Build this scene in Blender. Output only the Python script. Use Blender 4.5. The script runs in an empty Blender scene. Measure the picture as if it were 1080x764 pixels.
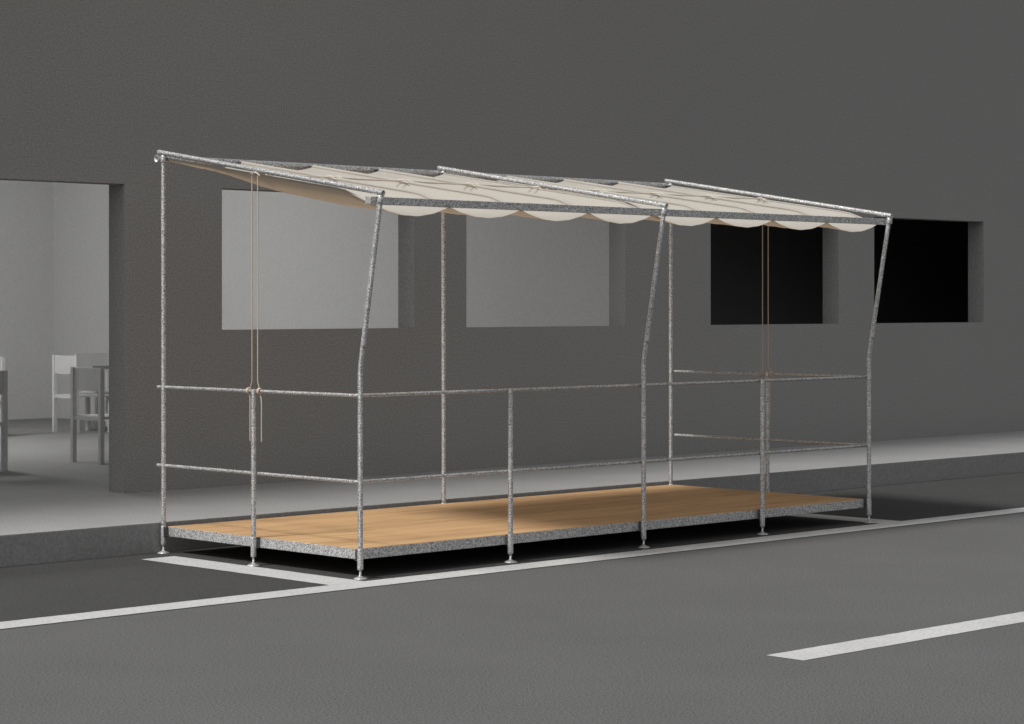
import bpy, bmesh, math, random
from mathutils import Vector, Matrix
R = math.radians
sc = bpy.context.scene
COL = sc.collection
random.seed(4)

# ------------------------------------------------------------------ materials
def new_mat(name):
    m = bpy.data.materials.new(name); m.use_nodes = True
    nt = m.node_tree; b = nt.nodes['Principled BSDF']
    return m, nt, b

def N(nt, typ, **kw):
    n = nt.nodes.new(typ)
    for k, v in kw.items():
        if k in n.inputs: n.inputs[k].default_value = v
        else: setattr(n, k, v)
    return n

def ramp(nt, stops):
    r = nt.nodes.new('ShaderNodeValToRGB')
    e = r.color_ramp.elements
    while len(e) > 1: e.remove(e[-1])
    e[0].position = stops[0][0]; e[0].color = (*stops[0][1], 1)
    for p, c in stops[1:]:
        q = e.new(p); q.color = (*c, 1)
    return r

def g(v): return (v, v, v)

def grain_mat(name, lo, hi, scale, rough=.9, bump=.15, dist=.01, mottle=.12, mscale=.7, spec=.3, tint=(1, 1, 1)):
    """a mineral surface: fine grain over slow mottling, with a matching bump"""
    m, nt, b = new_mat(name); L = nt.links.new
    tc = N(nt, 'ShaderNodeTexCoord')
    n1 = N(nt, 'ShaderNodeTexNoise', Scale=scale, Detail=4.0, Roughness=.65)
    n2 = N(nt, 'ShaderNodeTexNoise', Scale=mscale, Detail=5.0, Roughness=.6)
    L(tc.outputs['Object'], n1.inputs['Vector']); L(tc.outputs['Object'], n2.inputs['Vector'])
    r = ramp(nt, [(.3, tuple(lo * t for t in tint)), (.7, tuple(hi * t for t in tint))])
    L(n1.outputs['Fac'], r.inputs['Fac'])
    mr = N(nt, 'ShaderNodeMapRange'); mr.inputs['From Min'].default_value = .3; mr.inputs['From Max'].default_value = .7
    mr.inputs['To Min'].default_value = 1 - mottle; mr.inputs['To Max'].default_value = 1 + mottle
    L(n2.outputs['Fac'], mr.inputs['Value'])
    mx = N(nt, 'ShaderNodeMix', data_type='RGBA', blend_type='MULTIPLY'); mx.inputs['Factor'].default_value = 1
    L(r.outputs['Color'], mx.inputs[6]); L(mr.outputs['Result'], mx.inputs[7])
    L(mx.outputs[2], b.inputs['Base Color'])
    b.inputs['Roughness'].default_value = rough
    b.inputs['Specular IOR Level'].default_value = spec
    bp = N(nt, 'ShaderNodeBump', Strength=bump, Distance=dist)
    L(n1.outputs['Fac'], bp.inputs['Height']); L(bp.outputs['Normal'], b.inputs['Normal'])
    return m

M_wall = grain_mat('plaster', .20, .375, 75, bump=.03, dist=.004, mottle=.03, mscale=.35, tint=(1, .985, .965))
M_room = grain_mat('room plaster', .64, .74, 50, bump=.1, dist=.004, mottle=.02, mscale=.5)
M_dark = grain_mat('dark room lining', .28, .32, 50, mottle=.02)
M_pave = grain_mat('pavement concrete', .23, .35, 60, bump=.2, dist=.008, mottle=.06, mscale=1.2)
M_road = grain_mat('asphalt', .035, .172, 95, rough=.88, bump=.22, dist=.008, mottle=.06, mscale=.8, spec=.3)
M_lane = grain_mat('parking lane darker tone', .018, .084, 95, rough=.9, bump=.22, dist=.008, mottle=.06, mscale=.8, spec=.25)  # the road's grain in a darker tone, for the strip along the kerb
M_paint = grain_mat('road paint', .39, .59, 60, rough=.8, bump=.4, dist=.01, mottle=.08, mscale=2.0)
M_table = grain_mat('dark grey laminate', .14, .18, 20, rough=.6, bump=.02, mottle=.02)
M_chair = grain_mat('grey lacquer', .60, .66, 20, rough=.6, bump=.02, mottle=.02)

def steel(name, lo, mid, hi, scale, rough=.42, metal=1.0):
    m, nt, b = new_mat(name); L = nt.links.new
    tc = N(nt, 'ShaderNodeTexCoord')
    n = N(nt, 'ShaderNodeTexNoise', Scale=scale, Detail=2.5, Roughness=.7)
    v = N(nt, 'ShaderNodeTexVoronoi', Scale=scale * .9)
    L(tc.outputs['Object'], n.inputs['Vector']); L(tc.outputs['Object'], v.inputs['Vector'])
    sp = N(nt, 'ShaderNodeSeparateColor'); L(v.outputs['Color'], sp.inputs['Color'])
    mix = N(nt, 'ShaderNodeMix'); mix.inputs[0].default_value = .5
    L(n.outputs['Fac'], mix.inputs[2]); L(sp.outputs['Red'], mix.inputs[3])
    r = ramp(nt, [(.30, g(lo)), (.5, g(mid)), (.72, g(hi))]); L(mix.outputs[0], r.inputs['Fac'])
    L(r.outputs['Color'], b.inputs['Base Color'])
    b.inputs['Metallic'].default_value = metal
    rr = N(nt, 'ShaderNodeMapRange'); rr.inputs['To Min'].default_value = rough - .12; rr.inputs['To Max'].default_value = rough + .14
    L(sp.outputs['Green'], rr.inputs['Value']); L(rr.outputs['Result'], b.inputs['Roughness'])
    bp = N(nt, 'ShaderNodeBump', Strength=.5, Distance=.004)
    L(mix.outputs[0], bp.inputs['Height']); L(bp.outputs['Normal'], b.inputs['Normal'])
    return m
M_steel = steel('galvanised steel', .22, .60, .85, 220, rough=.42, metal=.7)
M_beam = steel('galvanised steel section', .23, .56, .82, 200, rough=.5, metal=.6)
M_clamp = steel('dark cast clamp', .04, .10, .18, 80, metal=.6)

def wood():
    m, nt, b = new_mat('oiled oak boards'); L = nt.links.new
    tc = N(nt, 'ShaderNodeTexCoord')
    sx = N(nt, 'ShaderNodeSeparateXYZ'); L(tc.outputs['Object'], sx.inputs[0])
    # board index across y, .24 m wide
    dv = N(nt, 'ShaderNodeMath', operation='DIVIDE'); dv.inputs[1].default_value = .2375; L(sx.outputs['Y'], dv.inputs[0])
    fl = N(nt, 'ShaderNodeMath', operation='FLOOR'); L(dv.outputs[0], fl.inputs[0])
    fr = N(nt, 'ShaderNodeMath', operation='FRACT'); L(dv.outputs[0], fr.inputs[0])
    wn = N(nt, 'ShaderNodeTexWhiteNoise', noise_dimensions='1D'); L(fl.outputs[0], wn.inputs['W'])
    # grain stretched along x, shifted per board
    sh = N(nt, 'ShaderNodeMath', operation='MULTIPLY'); sh.inputs[1].default_value = 9.0; L(wn.outputs['Value'], sh.inputs[0])
    ax = N(nt, 'ShaderNodeMath', operation='ADD'); L(sx.outputs['X'], ax.inputs[0]); L(sh.outputs[0], ax.inputs[1])
    cb = N(nt, 'ShaderNodeCombineXYZ'); L(ax.outputs[0], cb.inputs['X']); L(sx.outputs['Y'], cb.inputs['Y']); L(sx.outputs['Z'], cb.inputs['Z'])
    mp = N(nt, 'ShaderNodeMapping'); mp.inputs['Scale'].default_value = (1.6, 62, 62); L(cb.outputs[0], mp.inputs['Vector'])
    n = N(nt, 'ShaderNodeTexNoise', Scale=1.0, Detail=7.0, Roughness=.62, Distortion=.35); L(mp.outputs[0], n.inputs['Vector'])
    mp2 = N(nt, 'ShaderNodeMapping'); mp2.inputs['Scale'].default_value = (.7, 6, 6); L(cb.outputs[0], mp2.inputs['Vector'])
    n2 = N(nt, 'ShaderNodeTexNoise', Scale=1.0, Detail=3.0, Distortion=.6); L(mp2.outputs[0], n2.inputs['Vector'])
    mx = N(nt, 'ShaderNodeMix'); mx.inputs[0].default_value = .28; L(n.outputs['Fac'], mx.inputs[2]); L(n2.outputs['Fac'], mx.inputs[3])
    r = ramp(nt, [(.32, (.27, .145, .065)), (.45, (.49, .30, .15)), (.58, (.60, .385, .20)), (.74, (.67, .45, .255))])
    L(mx.outputs[0], r.inputs['Fac'])
    # board tone
    mr = N(nt, 'ShaderNodeMapRange'); mr.inputs['To Min'].default_value = .93; mr.inputs['To Max'].default_value = 1.05; L(wn.outputs['Value'], mr.inputs['Value'])
    m1 = N(nt, 'ShaderNodeMix', data_type='RGBA', blend_type='MULTIPLY'); m1.inputs['Factor'].default_value = 1
    L(r.outputs['Color'], m1.inputs[6]); L(mr.outputs['Result'], m1.inputs[7])
    # joint line
    lt = N(nt, 'ShaderNodeMath', operation='LESS_THAN'); lt.inputs[1].default_value = .022; L(fr.outputs[0], lt.inputs[0])
    m2 = N(nt, 'ShaderNodeMix', data_type='RGBA'); L(lt.outputs[0], m2.inputs['Factor']); L(m1.outputs[2], m2.inputs[6]); m2.inputs[7].default_value = (.25, .13, .06, 1)
    L(m2.outputs[2], b.inputs['Base Color'])
    b.inputs['Roughness'].default_value = .62; b.inputs['Specular IOR Level'].default_value = .3
    bp = N(nt, 'ShaderNodeBump', Strength=.2, Distance=.003); L(n.outputs['Fac'], bp.inputs['Height']); L(bp.outputs['Normal'], b.inputs['Normal'])
    return m
M_wood = wood()

def cloth(name, col, trans, tcol):
    m, nt, b = new_mat(name); L = nt.links.new
    tc = N(nt, 'ShaderNodeTexCoord')
    n = N(nt, 'ShaderNodeTexNoise', Scale=420.0, Detail=2.0); L(tc.outputs['Object'], n.inputs['Vector'])
    n2 = N(nt, 'ShaderNodeTexNoise', Scale=3.0, Detail=4.0); L(tc.outputs['Object'], n2.inputs['Vector'])
    mx = N(nt, 'ShaderNodeMix'); mx.inputs[0].default_value = .5; L(n.outputs['Fac'], mx.inputs[2]); L(n2.outputs['Fac'], mx.inputs[3])
    r = ramp(nt, [(.3, tuple(c * .93 for c in col)), (.7, col)]); L(mx.outputs[0], r.inputs['Fac'])
    b.inputs['Roughness'].default_value = .95; b.inputs['Specular IOR Level'].default_value = .1
    L(r.outputs['Color'], b.inputs['Base Color'])
    t = N(nt, 'ShaderNodeBsdfTranslucent'); t.inputs['Color'].default_value = (*tcol, 1)
    ms = N(nt, 'ShaderNodeMixShader'); ms.inputs[0].default_value = trans
    out = nt.nodes['Material Output']
    L(b.outputs[0], ms.inputs[1]); L(t.outputs[0], ms.inputs[2]); L(ms.outputs[0], out.inputs['Surface'])
    return m
M_cloth = cloth('canopy cloth', (.60, .575, .525), .36, (.54, .39, .25))
M_tie = cloth('pale braided cord', (.70, .64, .56), .0, (.5, .4, .3))
M_cord = cloth('cotton cord', (.56, .465, .375), .0, (.5, .4, .3))

# ------------------------------------------------------------------ mesh helpers
def BM(): return bmesh.new()

def box(bm, a, b, bev=0):
    x0, y0, z0 = a; x1, y1, z1 = b
    v = [bm.verts.new(p) for p in ((x0,y0,z0),(x1,y0,z0),(x1,y1,z0),(x0,y1,z0),(x0,y0,z1),(x1,y0,z1),(x1,y1,z1),(x0,y1,z1))]
    fs = [bm.faces.new([v[i] for i in q]) for q in ((3,2,1,0),(4,5,6,7),(0,1,5,4),(1,2,6,5),(2,3,7,6),(3,0,4,7))]
    if bev:
        es = set(e for f in fs for e in f.edges)
        bmesh.ops.bevel(bm, geom=list(es), offset=bev, segments=2, affect='EDGES', profile=.7)

def quad(bm, pts): bm.faces.new([bm.verts.new(p) for p in pts])

def frames(pts):
    """tangent + normal along a polyline, parallel transported"""
    pts = [Vector(p) for p in pts]; T = []
    for i in range(len(pts)):
        a = pts[max(i - 1, 0)]; b = pts[min(i + 1, len(pts) - 1)]
        T.append((b - a).normalized())
    up = Vector((0, 0, 1)) if abs(T[0].z) < .9 else Vector((1, 0, 0))
    n = (up - T[0] * up.dot(T[0])).normalized(); out = []
    for i, t in enumerate(T):
        n = (n - t * n.dot(t)).normalized()
        out.append((pts[i], t, n, t.cross(n)))
    return out

def tube(bm, pts, r, seg=14, hollow=0, rs=None):
    """round bar or pipe; hollow > 0 leaves both ends open to that depth"""
    fr = frames(pts); rings = []
    def ring(c, n, b, rad): return [bm.verts.new(c + (n * math.cos(2*math.pi*k/seg) + b * math.sin(2*math.pi*k/seg)) * rad) for k in range(seg)]
    for i, (c, t, n, b) in enumerate(fr): rings.append(ring(c, n, b, rs[i] if rs else r))
    def skin(A, B, smooth=True):
        for k in range(seg):
            f = bm.faces.new((A[k], A[(k+1) % seg], B[(k+1) % seg], B[k])); f.smooth = smooth
    for A, B in zip(rings, rings[1:]): skin(A, B)
    for end in (0, -1):
        c, t, n, b = fr[end]; o = rings[end]
        inw = t if end == 0 else -t
        o = ring(c, n, b, rs[end] if rs else r)
        if hollow:
            i1 = ring(c, n, b, r * .80); i2 = ring(c + inw * hollow, n, b, r * .80)
            if end == 0: skin(i1, o, False); skin(i2, i1); bm.faces.new(i2[::-1])
            else: skin(o, i1, False); skin(i1, i2); bm.faces.new(i2)
        else:
            bm.faces.new(o[::-1] if end == 0 else o)

def lathe(bm, prof, c=(0, 0, 0), seg=20):
    rings = []
    for r, z in prof:
        rings.append([bm.verts.new((c[0] + r*math.cos(2*math.pi*k/seg), c[1] + r*math.sin(2*math.pi*k/seg), c[2] + z)) for k in range(seg)])
    for A, B in zip(rings, rings[1:]):
        for k in range(seg):
            f = bm.faces.new((A[k], A[(k+1) % seg], B[(k+1) % seg], B[k])); f.smooth = True
    for R_, rev in ((rings[0], True), (rings[-1], False)):
        q = [bm.verts.new(v.co) for v in R_]; bm.faces.new(q[::-1] if rev else q)

def obj(name, bm, mat, parent=None, loc=(0, 0, 0), smooth_angle=None):
    me = bpy.data.meshes.new(name)
    bmesh.ops.recalc_face_normals(bm, faces=bm.faces[:]) if not bm.faces or len(bm.faces) < 60000 else None
    bm.to_mesh(me); bm.free()
    for m in (mat if isinstance(mat, (list, tuple)) else [mat]): me.materials.append(m)
    o = bpy.data.objects.new(name, me); COL.objects.link(o); o.location = loc
    if parent: o.parent = parent
    return o

def thing(name, label, cat, loc=(0, 0, 0), rz=0, group=None):
    o = bpy.data.objects.new(name, None); COL.objects.link(o)
    o.location = loc; o.rotation_euler = (0, 0, rz); o.empty_display_size = .2
    o['label'] = label; o['category'] = cat
    if group: o['group'] = group
    return o

def tag(o, label, cat, group=None):
    o['label'] = label; o['category'] = cat
    if group: o['group'] = group
    return o

def struct(name, bm, mat):
    o = obj(name, bm, mat); o['kind'] = 'structure'; return o

def dup(o, parent, loc):
    c = o.copy(); COL.objects.link(c); c.parent = parent; c.location = loc
    for ch in list(o.children):
        dup(ch, c, ch.location.copy())
    return c

# ------------------------------------------------------------------ ground
KERB, FAC, ZP = 2.025, 4.10, .20
bm = BM(); S = 300
quad(bm, ((-S, -S, 0), (S, -S, 0), (S, S, 0), (-S, S, 0)))
struct('road', bm, M_road)
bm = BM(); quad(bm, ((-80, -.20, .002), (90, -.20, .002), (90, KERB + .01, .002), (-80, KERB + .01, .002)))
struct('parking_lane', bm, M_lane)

XA, XB = -16.0, 26.0                       # the building's two ends
bm = BM()
box(bm, (-80, KERB, -.05), (90, FAC - .001, ZP), bev=.006)
struct('pavement', bm, M_pave)

def mark(name, x0, x1, y0, y1, z=.004):
    bm = BM()
    # thin painted strip with slightly worn edges
    n = max(2, int((x1 - x0) / .06)) if (x1 - x0) > (y1 - y0) else max(2, int((y1 - y0) / .06))
    n = min(n, 1500); lo, hi = [], []
    for i in range(n + 1):
        t = i / n; j0 = random.uniform(-.0025, .0025); j1 = random.uniform(-.0025, .0025)
        if (x1 - x0) > (y1 - y0):
            x = x0 + (x1 - x0) * t; lo.append((x, y0 + j0, z)); hi.append((x, y1 + j1, z))
        else:
            y = y0 + (y1 - y0) * t; lo.append((x1 + j0, y, z)); hi.append((x0 + j1, y, z))
    lo = [bm.verts.new(p) for p in lo]; hi = [bm.verts.new(p) for p in hi]
    for i in range(n): bm.faces.new((lo[i], lo[i+1], hi[i+1], hi[i]))
    return struct(name, bm, M_paint)
mark('parking_bay_line', -40, 45, -.335, -.112)
mark('parking_bay_line', -.33, -.065, -.110, 1.765)
mark('parking_bay_line', 4.985, 5.25, -.110, 1.765)
for x in (-11.1, -5.8 - .0, -.58, 4.7, 9.9):
    if x == -5.8: continue
    mark('lane_line', x, x + 3.0, -3.785, -3.565, .0025)

# ------------------------------------------------------------------ the building
b = thing('building', 'long plain grey plastered building with square unglazed openings behind the pavement', 'building', (0, FAC, 0))
H, TH = 9.2, .205
Z0, ZT, ZB = .0, 2.546, 1.43
opens = [(-2.2, 1.171, ZP, ZT), (2.092, 4.125, ZB, ZT), (4.733, 6.760, ZB, ZT), (7.975, 9.989, ZB, ZT), (10.595, 12.606, ZB, ZT)]
def facade():
    xs = sorted({XA, XB, *[o[0] for o in opens], *[o[1] for o in opens]})
    zs = sorted({Z0, ZP, ZB, ZT, H})
    bm = BM(); vc = {}
    def V(x, y, z):
        k = (round(x, 4), round(y, 4), round(z, 4))
        if k not in vc: vc[k] = bm.verts.new(k)
        return vc[k]
    def is_open(x, z): return any(o[0] < x < o[1] and o[2] < z < o[3] for o in opens)
    for x0, x1 in zip(xs, xs[1:]):
        for z0, z1 in zip(zs, zs[1:]):
            if is_open((x0+x1)/2, (z0+z1)/2): continue
            bm.faces.new((V(x0,0,z0), V(x1,0,z0), V(x1,0,z1), V(x0,0,z1)))
            bm.faces.new((V(x1,TH,z0), V(x0,TH,z0), V(x0,TH,z1), V(x1,TH,z1)))
    # top and ends
    bm.faces.new((V(XA,0,H), V(XB,0,H), V(XB,TH,H), V(XA,TH,H)))
    return bm
bw = facade()
obj('facade_wall', bw, M_wall, b)
for i, (x0, x1, z0, z1) in enumerate(opens):
    bm = BM()
    quad(bm, ((x0,0,z0),(x0,TH,z0),(x0,TH,z1),(x0,0,z1)))
    quad(bm, ((x1,TH,z0),(x1,0,z0),(x1,0,z1),(x1,TH,z1)))
    quad(bm, ((x0,TH,z1),(x1,TH,z1),(x1,0,z1),(x0,0,z1)))
    if i: quad(bm, ((x0,0,z0),(x1,0,z0),(x1,TH,z0),(x0,TH,z0)))
    o = obj('doorway' if i == 0 else 'window', bm, M_wall, b)
    if i == 0: o['label'] = 'wide open doorway without a door, lit room behind'
    else: o['label'] = 'square opening showing a lit grey room' if i < 3 else 'square opening into an unlit black room'
Y0, Y1, XP, ZC = TH, 10.15, 7.17, 3.45     # rooms, in the building's own coordinates
bm = BM(); quad(bm, ((XA+.3,.0,ZP),(XP,.0,ZP),(XP,Y1,ZP),(XA+.3,Y1,ZP))); obj('room_floor', bm, M_pave, b)
bm = BM(); quad(bm, ((XP,Y0,ZP),(XP,Y0,ZC),(XP,Y1,ZC),(XP,Y1,ZP))); obj('partition_wall', bm, M_room, b)
bm = BM(); quad(bm, ((-5,Y1,ZP),(-5,Y1,ZC),(XP,Y1,ZC),(XP,Y1,ZP))); obj('room_back_wall', bm, M_room, b)
bm = BM(); quad(bm, ((-5,Y0,ZP),(-5,Y1,ZP),(-5,Y1,ZC),(-5,Y0,ZC))); obj('room_side_wall', bm, M_room, b)
bm = BM(); quad(bm, ((-5,Y0,ZC),(XP,Y0,ZC),(XP,Y1,ZC),(-5,Y1,ZC))); obj('room_ceiling', bm, M_room, b)
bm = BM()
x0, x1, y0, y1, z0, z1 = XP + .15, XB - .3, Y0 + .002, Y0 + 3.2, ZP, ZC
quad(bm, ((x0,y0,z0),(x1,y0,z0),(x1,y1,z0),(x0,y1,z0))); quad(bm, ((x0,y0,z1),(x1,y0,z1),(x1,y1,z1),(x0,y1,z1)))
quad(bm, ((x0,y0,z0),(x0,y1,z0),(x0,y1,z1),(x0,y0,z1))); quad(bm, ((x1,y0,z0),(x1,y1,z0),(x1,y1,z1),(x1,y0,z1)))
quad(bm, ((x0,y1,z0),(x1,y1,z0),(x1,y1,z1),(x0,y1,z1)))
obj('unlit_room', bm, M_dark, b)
bm = BM()   # flat roof and the three hidden outer walls
box(bm, (XA, TH + .001, H - .3), (XB, Y1 + .3, H)); box(bm, (XA, TH + .001, 0), (XA + .25, Y1 + .3, H - .301)); box(bm, (XB - .25, TH + .001, 0), (XB, Y1 + .3, H - .301))
box(bm, (XA + .251, Y1 + .05, 0), (XB - .251, Y1 + .3, H - .301))
obj('roof_and_rear_walls', bm, M_wall, b)

# ------------------------------------------------------------------ chairs and table in the lit room
def make_chair(label, x, y, rz):
    """back posts at local y = 0, seat towards +y, origin on the floor under the middle of the back"""
    t = thing('chair', label, 'chair', (x, y, ZP), rz, 'grey chairs in the lit room')
    w, d, s = .44, .44, .042
    for sx in (-1, 1):
        bm = BM(); box(bm, (sx*w/2 - s/2, -s/2, 0), (sx*w/2 + s/2, s/2, .862), bev=.002); obj('leg', bm, M_chair, t)
        bm = BM(); box(bm, (sx*w/2 - s/2, d - s/2, 0), (sx*w/2 + s/2, d + s/2, .40), bev=.002); obj('leg', bm, M_chair, t)
    bm = BM(); box(bm, (-w/2 + s/2, -.010, .655), (w/2 - s/2, .012, .86), bev=.003); obj('backrest', bm, M_chair, t)
    bm = BM(); box(bm, (-w/2 - .02, s/2 + .001, .401), (w/2 + .02, d + .02, .425), bev=.004)
    box(bm, (-w/2 + s/2, -.012, .385), (w/2 - s/2, .0205, .42)); obj('seat', bm, M_chair, t)
    return t
make_chair('nearest grey chair by the right jamb of the doorway, turned away from the street', 2.83, 7.06, -math.pi/2)
make_chair('pale lit grey chair pulled up to the back table, left of it', 5.40, 11.30, -math.pi/2)
make_chair('shaded grey chair behind the back table, against the partition wall', 6.36, 12.20, math.pi)
make_chair('dark chair at the left picture edge just inside the doorway', 1.57, 6.77, 0)
make_chair('pale lit chair at the left picture edge, far back in the room', 4.24, 11.09, 0)
t = thing('table', 'grey square table between the two chairs at the back of the lit room', 'table', (6.30, 11.24, ZP))
bm = BM(); box(bm, (-.35, -.35, .70), (.35, .35, .73), bev=.003); obj('tabletop', bm, M_table, t)
for sx in (-1, 1):
    for sy in (-1, 1):
        bm = BM(); box(bm, (sx*.31 - .022, sy*.31 - .022, 0), (sx*.31 + .022, sy*.31 + .022, .699)); obj('leg', bm, M_chair, t)

# ------------------------------------------------------------------ the parklet
P = thing('parklet', 'galvanised tube terrace with wooden deck, railings and cream canopy in the parking bay', 'parklet')
RP, RR = .0158, .0108                       # post and rail radius
H1, H2, ZS, ZD = 1.0907, .5767, .057, .1765
D = 1.975; YM = .995
def foot_bm():
    bm = BM()
    lathe(bm, [(.006, .012), (.043, .0), (.043, .005), (.030, .011), (.013, .017), (.0075, .024), (.0075, .062)])
    return bm
def sleeve_bm():
    bm = BM(); lathe(bm, [(.0160, .056), (.0175, .058), (.0180, .062), (.0180, .170), (.0172, .176), (RP, .178)]); return bm
FOOT = obj('foot', foot_bm(), M_steel); SLEEVE = obj('sleeve', sleeve_bm(), M_steel)
first = True
def fit_feet(post):
    global first
    if first:
        FOOT.parent = post; SLEEVE.parent = post; first = False
    else:
        for s in (FOOT, SLEEVE):
            c = s.copy(); COL.objects.link(c); c.parent = post
def post(name, x, y, path, hollow=.03, clamp=None):
    bm = BM(); tube(bm, path, RP, 16, hollow=hollow)
    o = obj(name, bm, M_steel, P, (x, y, 0)); fit_feet(o)
    if clamp:
        (cx, cy) = clamp; bm = BM()
        # a bracket reaching from the tube to the frame: collar and plate
        w = .011
        if cx: box(bm, (min(cx*.012, cx*.057), -w, .108), (max(cx*.012, cx*.057), w, .176))
        else: box(bm, (-w, min(cy*.012, cy*.0345), .108), (w, max(cy*.012, cy*.0345), .176))
        obj('clamp', bm, M_clamp, o)
    return o
# three bent columns at the front
def bent_path():
    pts = [(0, 0, ZS), (0, 0, .65), (0, 0, 1.17)]
    a = math.atan2(-.186, 2.275 - 1.245)     # lean
    k0, k1 = Vector((0, 0, 1.245)), Vector((0, -.186, 2.275))
    A = Vector((0, 0, 1.18)); B = k0 + (k1 - k0).normalized() * .065
    for i in range(1, 7):
        t = i / 7; pts.append(tuple(A.lerp(k0, t).lerp(k0.lerp(B, t), t)))
    pts += [tuple(B), tuple(B.lerp(k1, .5)), tuple(k1)]
    return pts
for x in (0, 2.5, 5.0):
    post('column', x, 0, bent_path(), 0, (0, 1) if x else (0, 1))
for x in (1.25, 3.75): post('railing_post', x, 0, [(0, 0, ZS), (0, 0, .6), (0, 0, H1 + .012)], clamp=(0, 1))
for x in (-.022, 5.027): post('railing_post', x, YM, [(0, 0, ZS), (0, 0, .6), (0, 0, H1 + .012)], clamp=(1 if x < 1 else -1, 0))
for x in (0, 2.5, 5.0): post('column', x, D, [(0, 0, ZS), (0, 0, 1.2), (0, 0, 2.600)], 0, (0, -1))
# railings: inside the posts
off = RP + RR
def rail(name, a, b):
    a, b = Vector(a), Vector(b); bm = BM()
    tube(bm, [(0, 0, 0), tuple((b - a) * .5), tuple(b - a)], RR, 12, hollow=.025)
    return obj(name, bm, M_steel, P, a)
for h in (H1, H2):
    rail('rail', (.004, -.0, h), (.004, 2.045, h))
    rail('rail', (.0, off, h), (5.055, off, h))
    rail('rail', (5.0 + off, .0, h), (5.0 + off, 1.985, h))
# deck frame: galvanised channel, split at the middle posts
def beam(name, a, b):
    bm = BM(); box(bm, a, b, bev=.0025); return obj(name, bm, M_beam, P)
X0, X1, YA, YB = .0165, 4.982, .034, 1.955
ZL, ZH = .113, .1745
th = .035
beam('edge_beam', (X0, YA, ZL), (X1, YA + th, ZH))
beam('edge_beam', (X0, YB - th, ZL), (X1, YB, ZH))
for x in (X0, X1 - th):
    beam('edge_beam', (x, YA + th + .001, ZL), (x + th, YM - .009, ZH))
    beam('edge_beam', (x, YM + .009, ZL), (x + th, YB - th - .001, ZH))
for x in (1.25, 2.5, 3.75): beam('cross_beam', (x - .02, YA + th + .001, ZL + .004), (x + .02, YB - th - .001, ZH - .022))
bm = BM(); box(bm, (X0 + .003, YA + .003, ZH - .016), (X1 - .003, YB - .003, ZH + .003), bev=.0015)
# leave the frame's rim: deck panel sits on the channel's top
obj('deck', bm, M_wood, P)

# rafters: straight tubes over the columns, open at the front end
def zr(y): return 2.301 + .1548 * (y + .129)
for x in (0, 2.5, 5.0):
    bm = BM(); y0, y1 = -.208, 2.03
    tube(bm, [(0, y0, zr(y0)), (0, .9, zr(.9)), (0, y1, zr(y1))], RP, 16, hollow=.10)
    r = obj('rafter', bm, M_steel, P, (x, 0, 0))
    for yy in (D, -.185):                     # saddle clamps over the columns
        bm = BM()
        lathe(bm, [(RP + .005, -.062), (RP + .006, -.060), (RP + .006, -.022), (RP + .004, -.018)], (0, yy, zr(yy)))
        obj('saddle_clamp', bm, M_steel, r)
# front and back crossbeams of the canopy
bm = BM(); box(bm, (-.05, -.150, 2.2235), (5.055, -.100, 2.2685), bev=.003); obj('front_crossbeam', bm, M_beam, P)
bm = BM(); tube(bm, [(-.022, 2.026, 2.590), (2.5, 2.026, 2.590), (5.05, 2.026, 2.590)], .025, 20, hollow=.06); obj('back_crossbeam', bm, M_steel, P)
# cloth: held along lines 0.61 m apart, sagging between them; pulled straight across the middle
YBK, YFR = 1.955, -.095
def smooth(t): t = max(0, min(1, t)); return t * t * (3 - 2 * t)
def zc(y):
    """height of the taut lines: just under the rafters, pulled down to the front crossbeam's lower edge"""
    return zr(y) - .027 - .006 * (y + .1) - .050 * smooth((.22 - y) / .32)
def cloth_bm(x0, x1, n=4):
    bm = BM(); nx, ny = n * 20, 72; grid = []
    for j in range(ny + 1):
        y = YFR + (YBK - YFR) * j / ny; row = []
        v = (y - YFR) / (YBK - YFR)
        k = .062 + .056 * smooth(v / .16) - .076 * smooth((v - .45) / .55)
        for i in range(nx + 1):
            c = i // 20; u = (i / 20) % 1.0 if i < nx else 0.0
            s = 4 * u * (1 - u)
            wr = .0030 * math.sin(9 * y + 2.1 * c) * s + .0016 * math.sin(31 * u + 7 * y + c) * s + .0012 * math.sin(55 * y + 4 * u) * s
            row.append(bm.verts.new((x0 + (x1 - x0) * i / nx, y, zc(y) - s * k + wr)))
        grid.append(row)
    for j in range(ny):
        for i in range(nx):
            f = bm.faces.new((grid[j][i], grid[j][i+1], grid[j+1][i+1], grid[j+1][i])); f.smooth = True
    return bm
for x0 in (.02, 2.52):
    x1 = x0 + 2.46
    c = obj('canopy_cloth', cloth_bm(x0, x1), M_cloth, P)
    for i in range(5):
        x = x0 + (x1 - x0) * i / 4
        bm = BM()                              # sewn pocket with a rod in it
        tube(bm, [(x, YFR + (YBK - YFR) * q / 24, zc(YFR + (YBK - YFR) * q / 24) + .003) for q in range(25)], .0125 if i % 4 else .006, 10)
        obj('rod_pocket', bm, M_cloth, c)
        bm = BM()                              # clip at the back beam
        box(bm, (x - .007, YBK - .004, zc(YBK) - .006), (x + .009, 2.003, zc(YBK) + .010), bev=.002); obj('clip', bm, M_clamp, c)
        if i == 4 and x0 < 1: continue
        for dx in (-.032, .032):
            bm = BM(); z = zc(1.0) + .006      # tie loops over the middle cord
            xx = x + dx
            tube(bm, [(xx, 1.036, z + .002), (xx, 1.028, z + .012), (xx, .99, z + .012), (xx, .955, z - .006), (xx - .010, .93, z - .014)], .0032, 6)
            obj('tie_loop', bm, M_tie, c)

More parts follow.
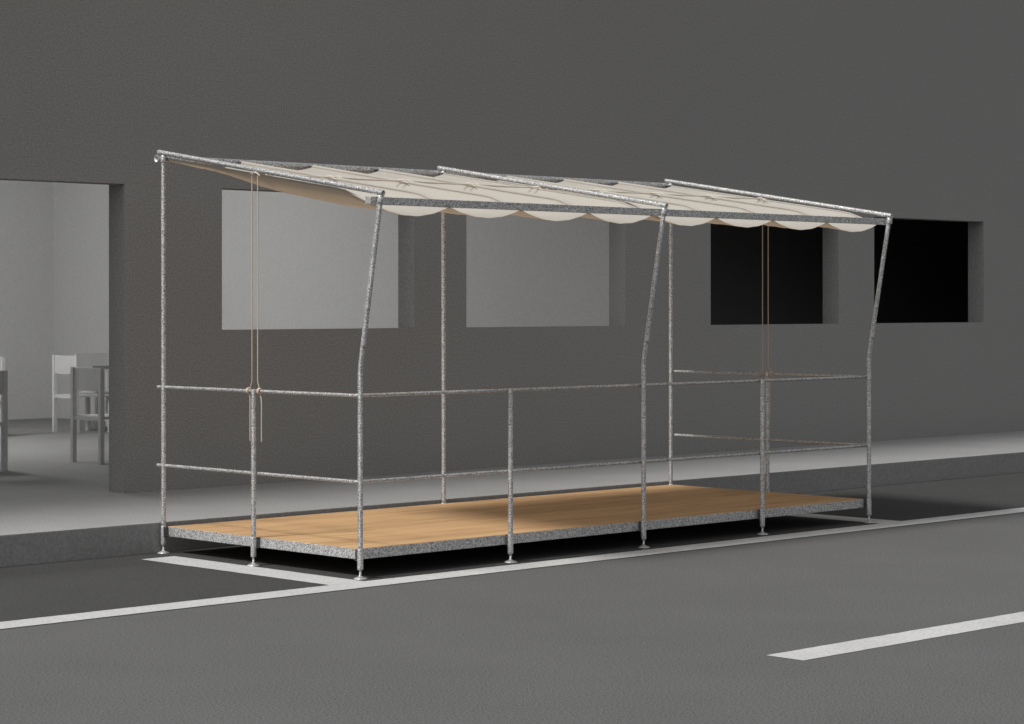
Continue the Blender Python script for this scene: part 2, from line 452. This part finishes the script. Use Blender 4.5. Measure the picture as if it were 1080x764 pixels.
for yy in (.975, 1.035):                       # draw cords across the canopy
    bm = BM(); pts = []
    for q in range(97):
        x = .0 + 5.0 * q / 96; ph = ((x - .02) / .61) % 1
        pts.append((x, yy, zc(1.0) + .010 - .004 * 4 * ph * (1 - ph)))
    tube(bm, pts, .0042, 7); obj('draw_cord', bm, M_tie, P)

# ------------------------------------------------------------------ the hanging cords
def cord(label, xr, ytop, ytail, sgn, yk, ztail=.777, ztop=2.440):
    t = thing('cord', label, 'cord', (xr, YM, H1), 0, 'beige cords tied to the side rails')
    cx = .004; r = .0037; ky = yk - YM                # knot position beside the post
    bm = BM(); tube(bm, [(0, ytop - YM, ztop - H1), (0, ytop - YM, .5), (0, (ytop - YM) * .98, .06), (.006, ky * .9, RR + .006)], r, 8)
    obj('hanging_line', bm, M_cord, t)
    bm = BM()                                  # three turns round the rail
    pts = []
    for k in range(40):
        a = 2 * math.pi * k / 13
        pts.append((cx + (RR + .0055) * math.sin(a), ky + sgn * (-.008 + .016 * k / 39), (RR + .0055) * math.cos(a)))
    tube(bm, pts, .0058, 7)
    lathe(bm, [(.003, -.015), (.008, -.010), (.0095, .0), (.007, .010), (.003, .013)], (cx - .004, ky, -.006), 10)
    obj('knot', bm, M_cord, t)
    bm = BM(); tube(bm, [(cx, ky, -.016), (cx, (ky * .3 + (ytail - YM) * .7), -.040), (cx * .5, ytail - YM, -.075), (cx * .5, ytail - YM + .001, -.19), (cx * .5, ytail - YM, ztail - H1)], r, 8)
    obj('tail', bm, M_cord, t)
cord('beige cord hanging at the left end, tied on the building side of the middle post', 0, 1.038, 1.060, 1, 1.074)
cord('beige cord hanging at the left end, tied on the road side of the middle post', 0, .981, .945, -1, .968)
cord('thin cord at the right end before the black window, tied on the building side', 5.0 + off - .004, 1.040, 1.05, 1, 1.05)
cord('thin cord at the right end before the black window, tied on the road side', 5.0 + off - .004, .984, .965, -1, .955)

# ------------------------------------------------------------------ light
SUN_EL = 51.0
d = Vector((.80, -.122, -1.0)).normalized()         # travel of the light: from the left, a little from behind the facade
SUN_EL = math.degrees(math.asin(-d.z))
sun = bpy.data.lights.new('sun', 'SUN'); sun.energy = 3.05; sun.angle = R(10); sun.color = (1, .985, .96)
so = bpy.data.objects.new('sun', sun); COL.objects.link(so); so.rotation_euler = d.to_track_quat('-Z', 'Y').to_euler(); so.location = (-8, 4, 12)
la = bpy.data.lights.new('room_lamp', 'POINT'); la.shadow_soft_size = .45; la.energy = 218; la.color = (1, .99, .97)
lo = bpy.data.objects.new('room_lamp', la); COL.objects.link(lo); lo.location = (2.3, 10.2, 2.95)

w = bpy.data.worlds.new('World'); sc.world = w; w.use_nodes = True
nt = w.node_tree; bg = nt.nodes['Background']; bg.inputs['Strength'].default_value = .110
sky = nt.nodes.new('ShaderNodeTexSky'); sky.sky_type = 'NISHITA'; sky.sun_disc = False
sky.sun_elevation = R(SUN_EL); az = math.atan2(-d.x, -d.y); sky.sun_rotation = az
sky.dust_density = 3.0
hs = nt.nodes.new('ShaderNodeHueSaturation'); hs.inputs['Saturation'].default_value = .06
nt.links.new(sky.outputs[0], hs.inputs['Color']); nt.links.new(hs.outputs[0], bg.inputs['Color'])

# ------------------------------------------------------------------ camera
cam = bpy.data.cameras.new('camera'); co = bpy.data.objects.new('camera', cam); COL.objects.link(co)
co.location = (-8.8847, -10.3414, 1.6389); co.rotation_euler = (R(90), 0, R(-44.4584))
cam.sensor_width = 36; cam.sensor_fit = 'HORIZONTAL'; cam.lens = 2414.58 / 1080 * 36
cam.shift_y = -(382 - 320.293) / 1080
cam.clip_start = .1; cam.clip_end = 1000
sc.camera = co
vs = sc.view_settings
sc.display_settings.display_device = 'sRGB'
vs.view_transform = 'Standard'; vs.look = 'None'; vs.exposure = 0; vs.gamma = 1; vs.use_curve_mapping = False
sc.cycles.max_bounces = 10; sc.cycles.diffuse_bounces = 6
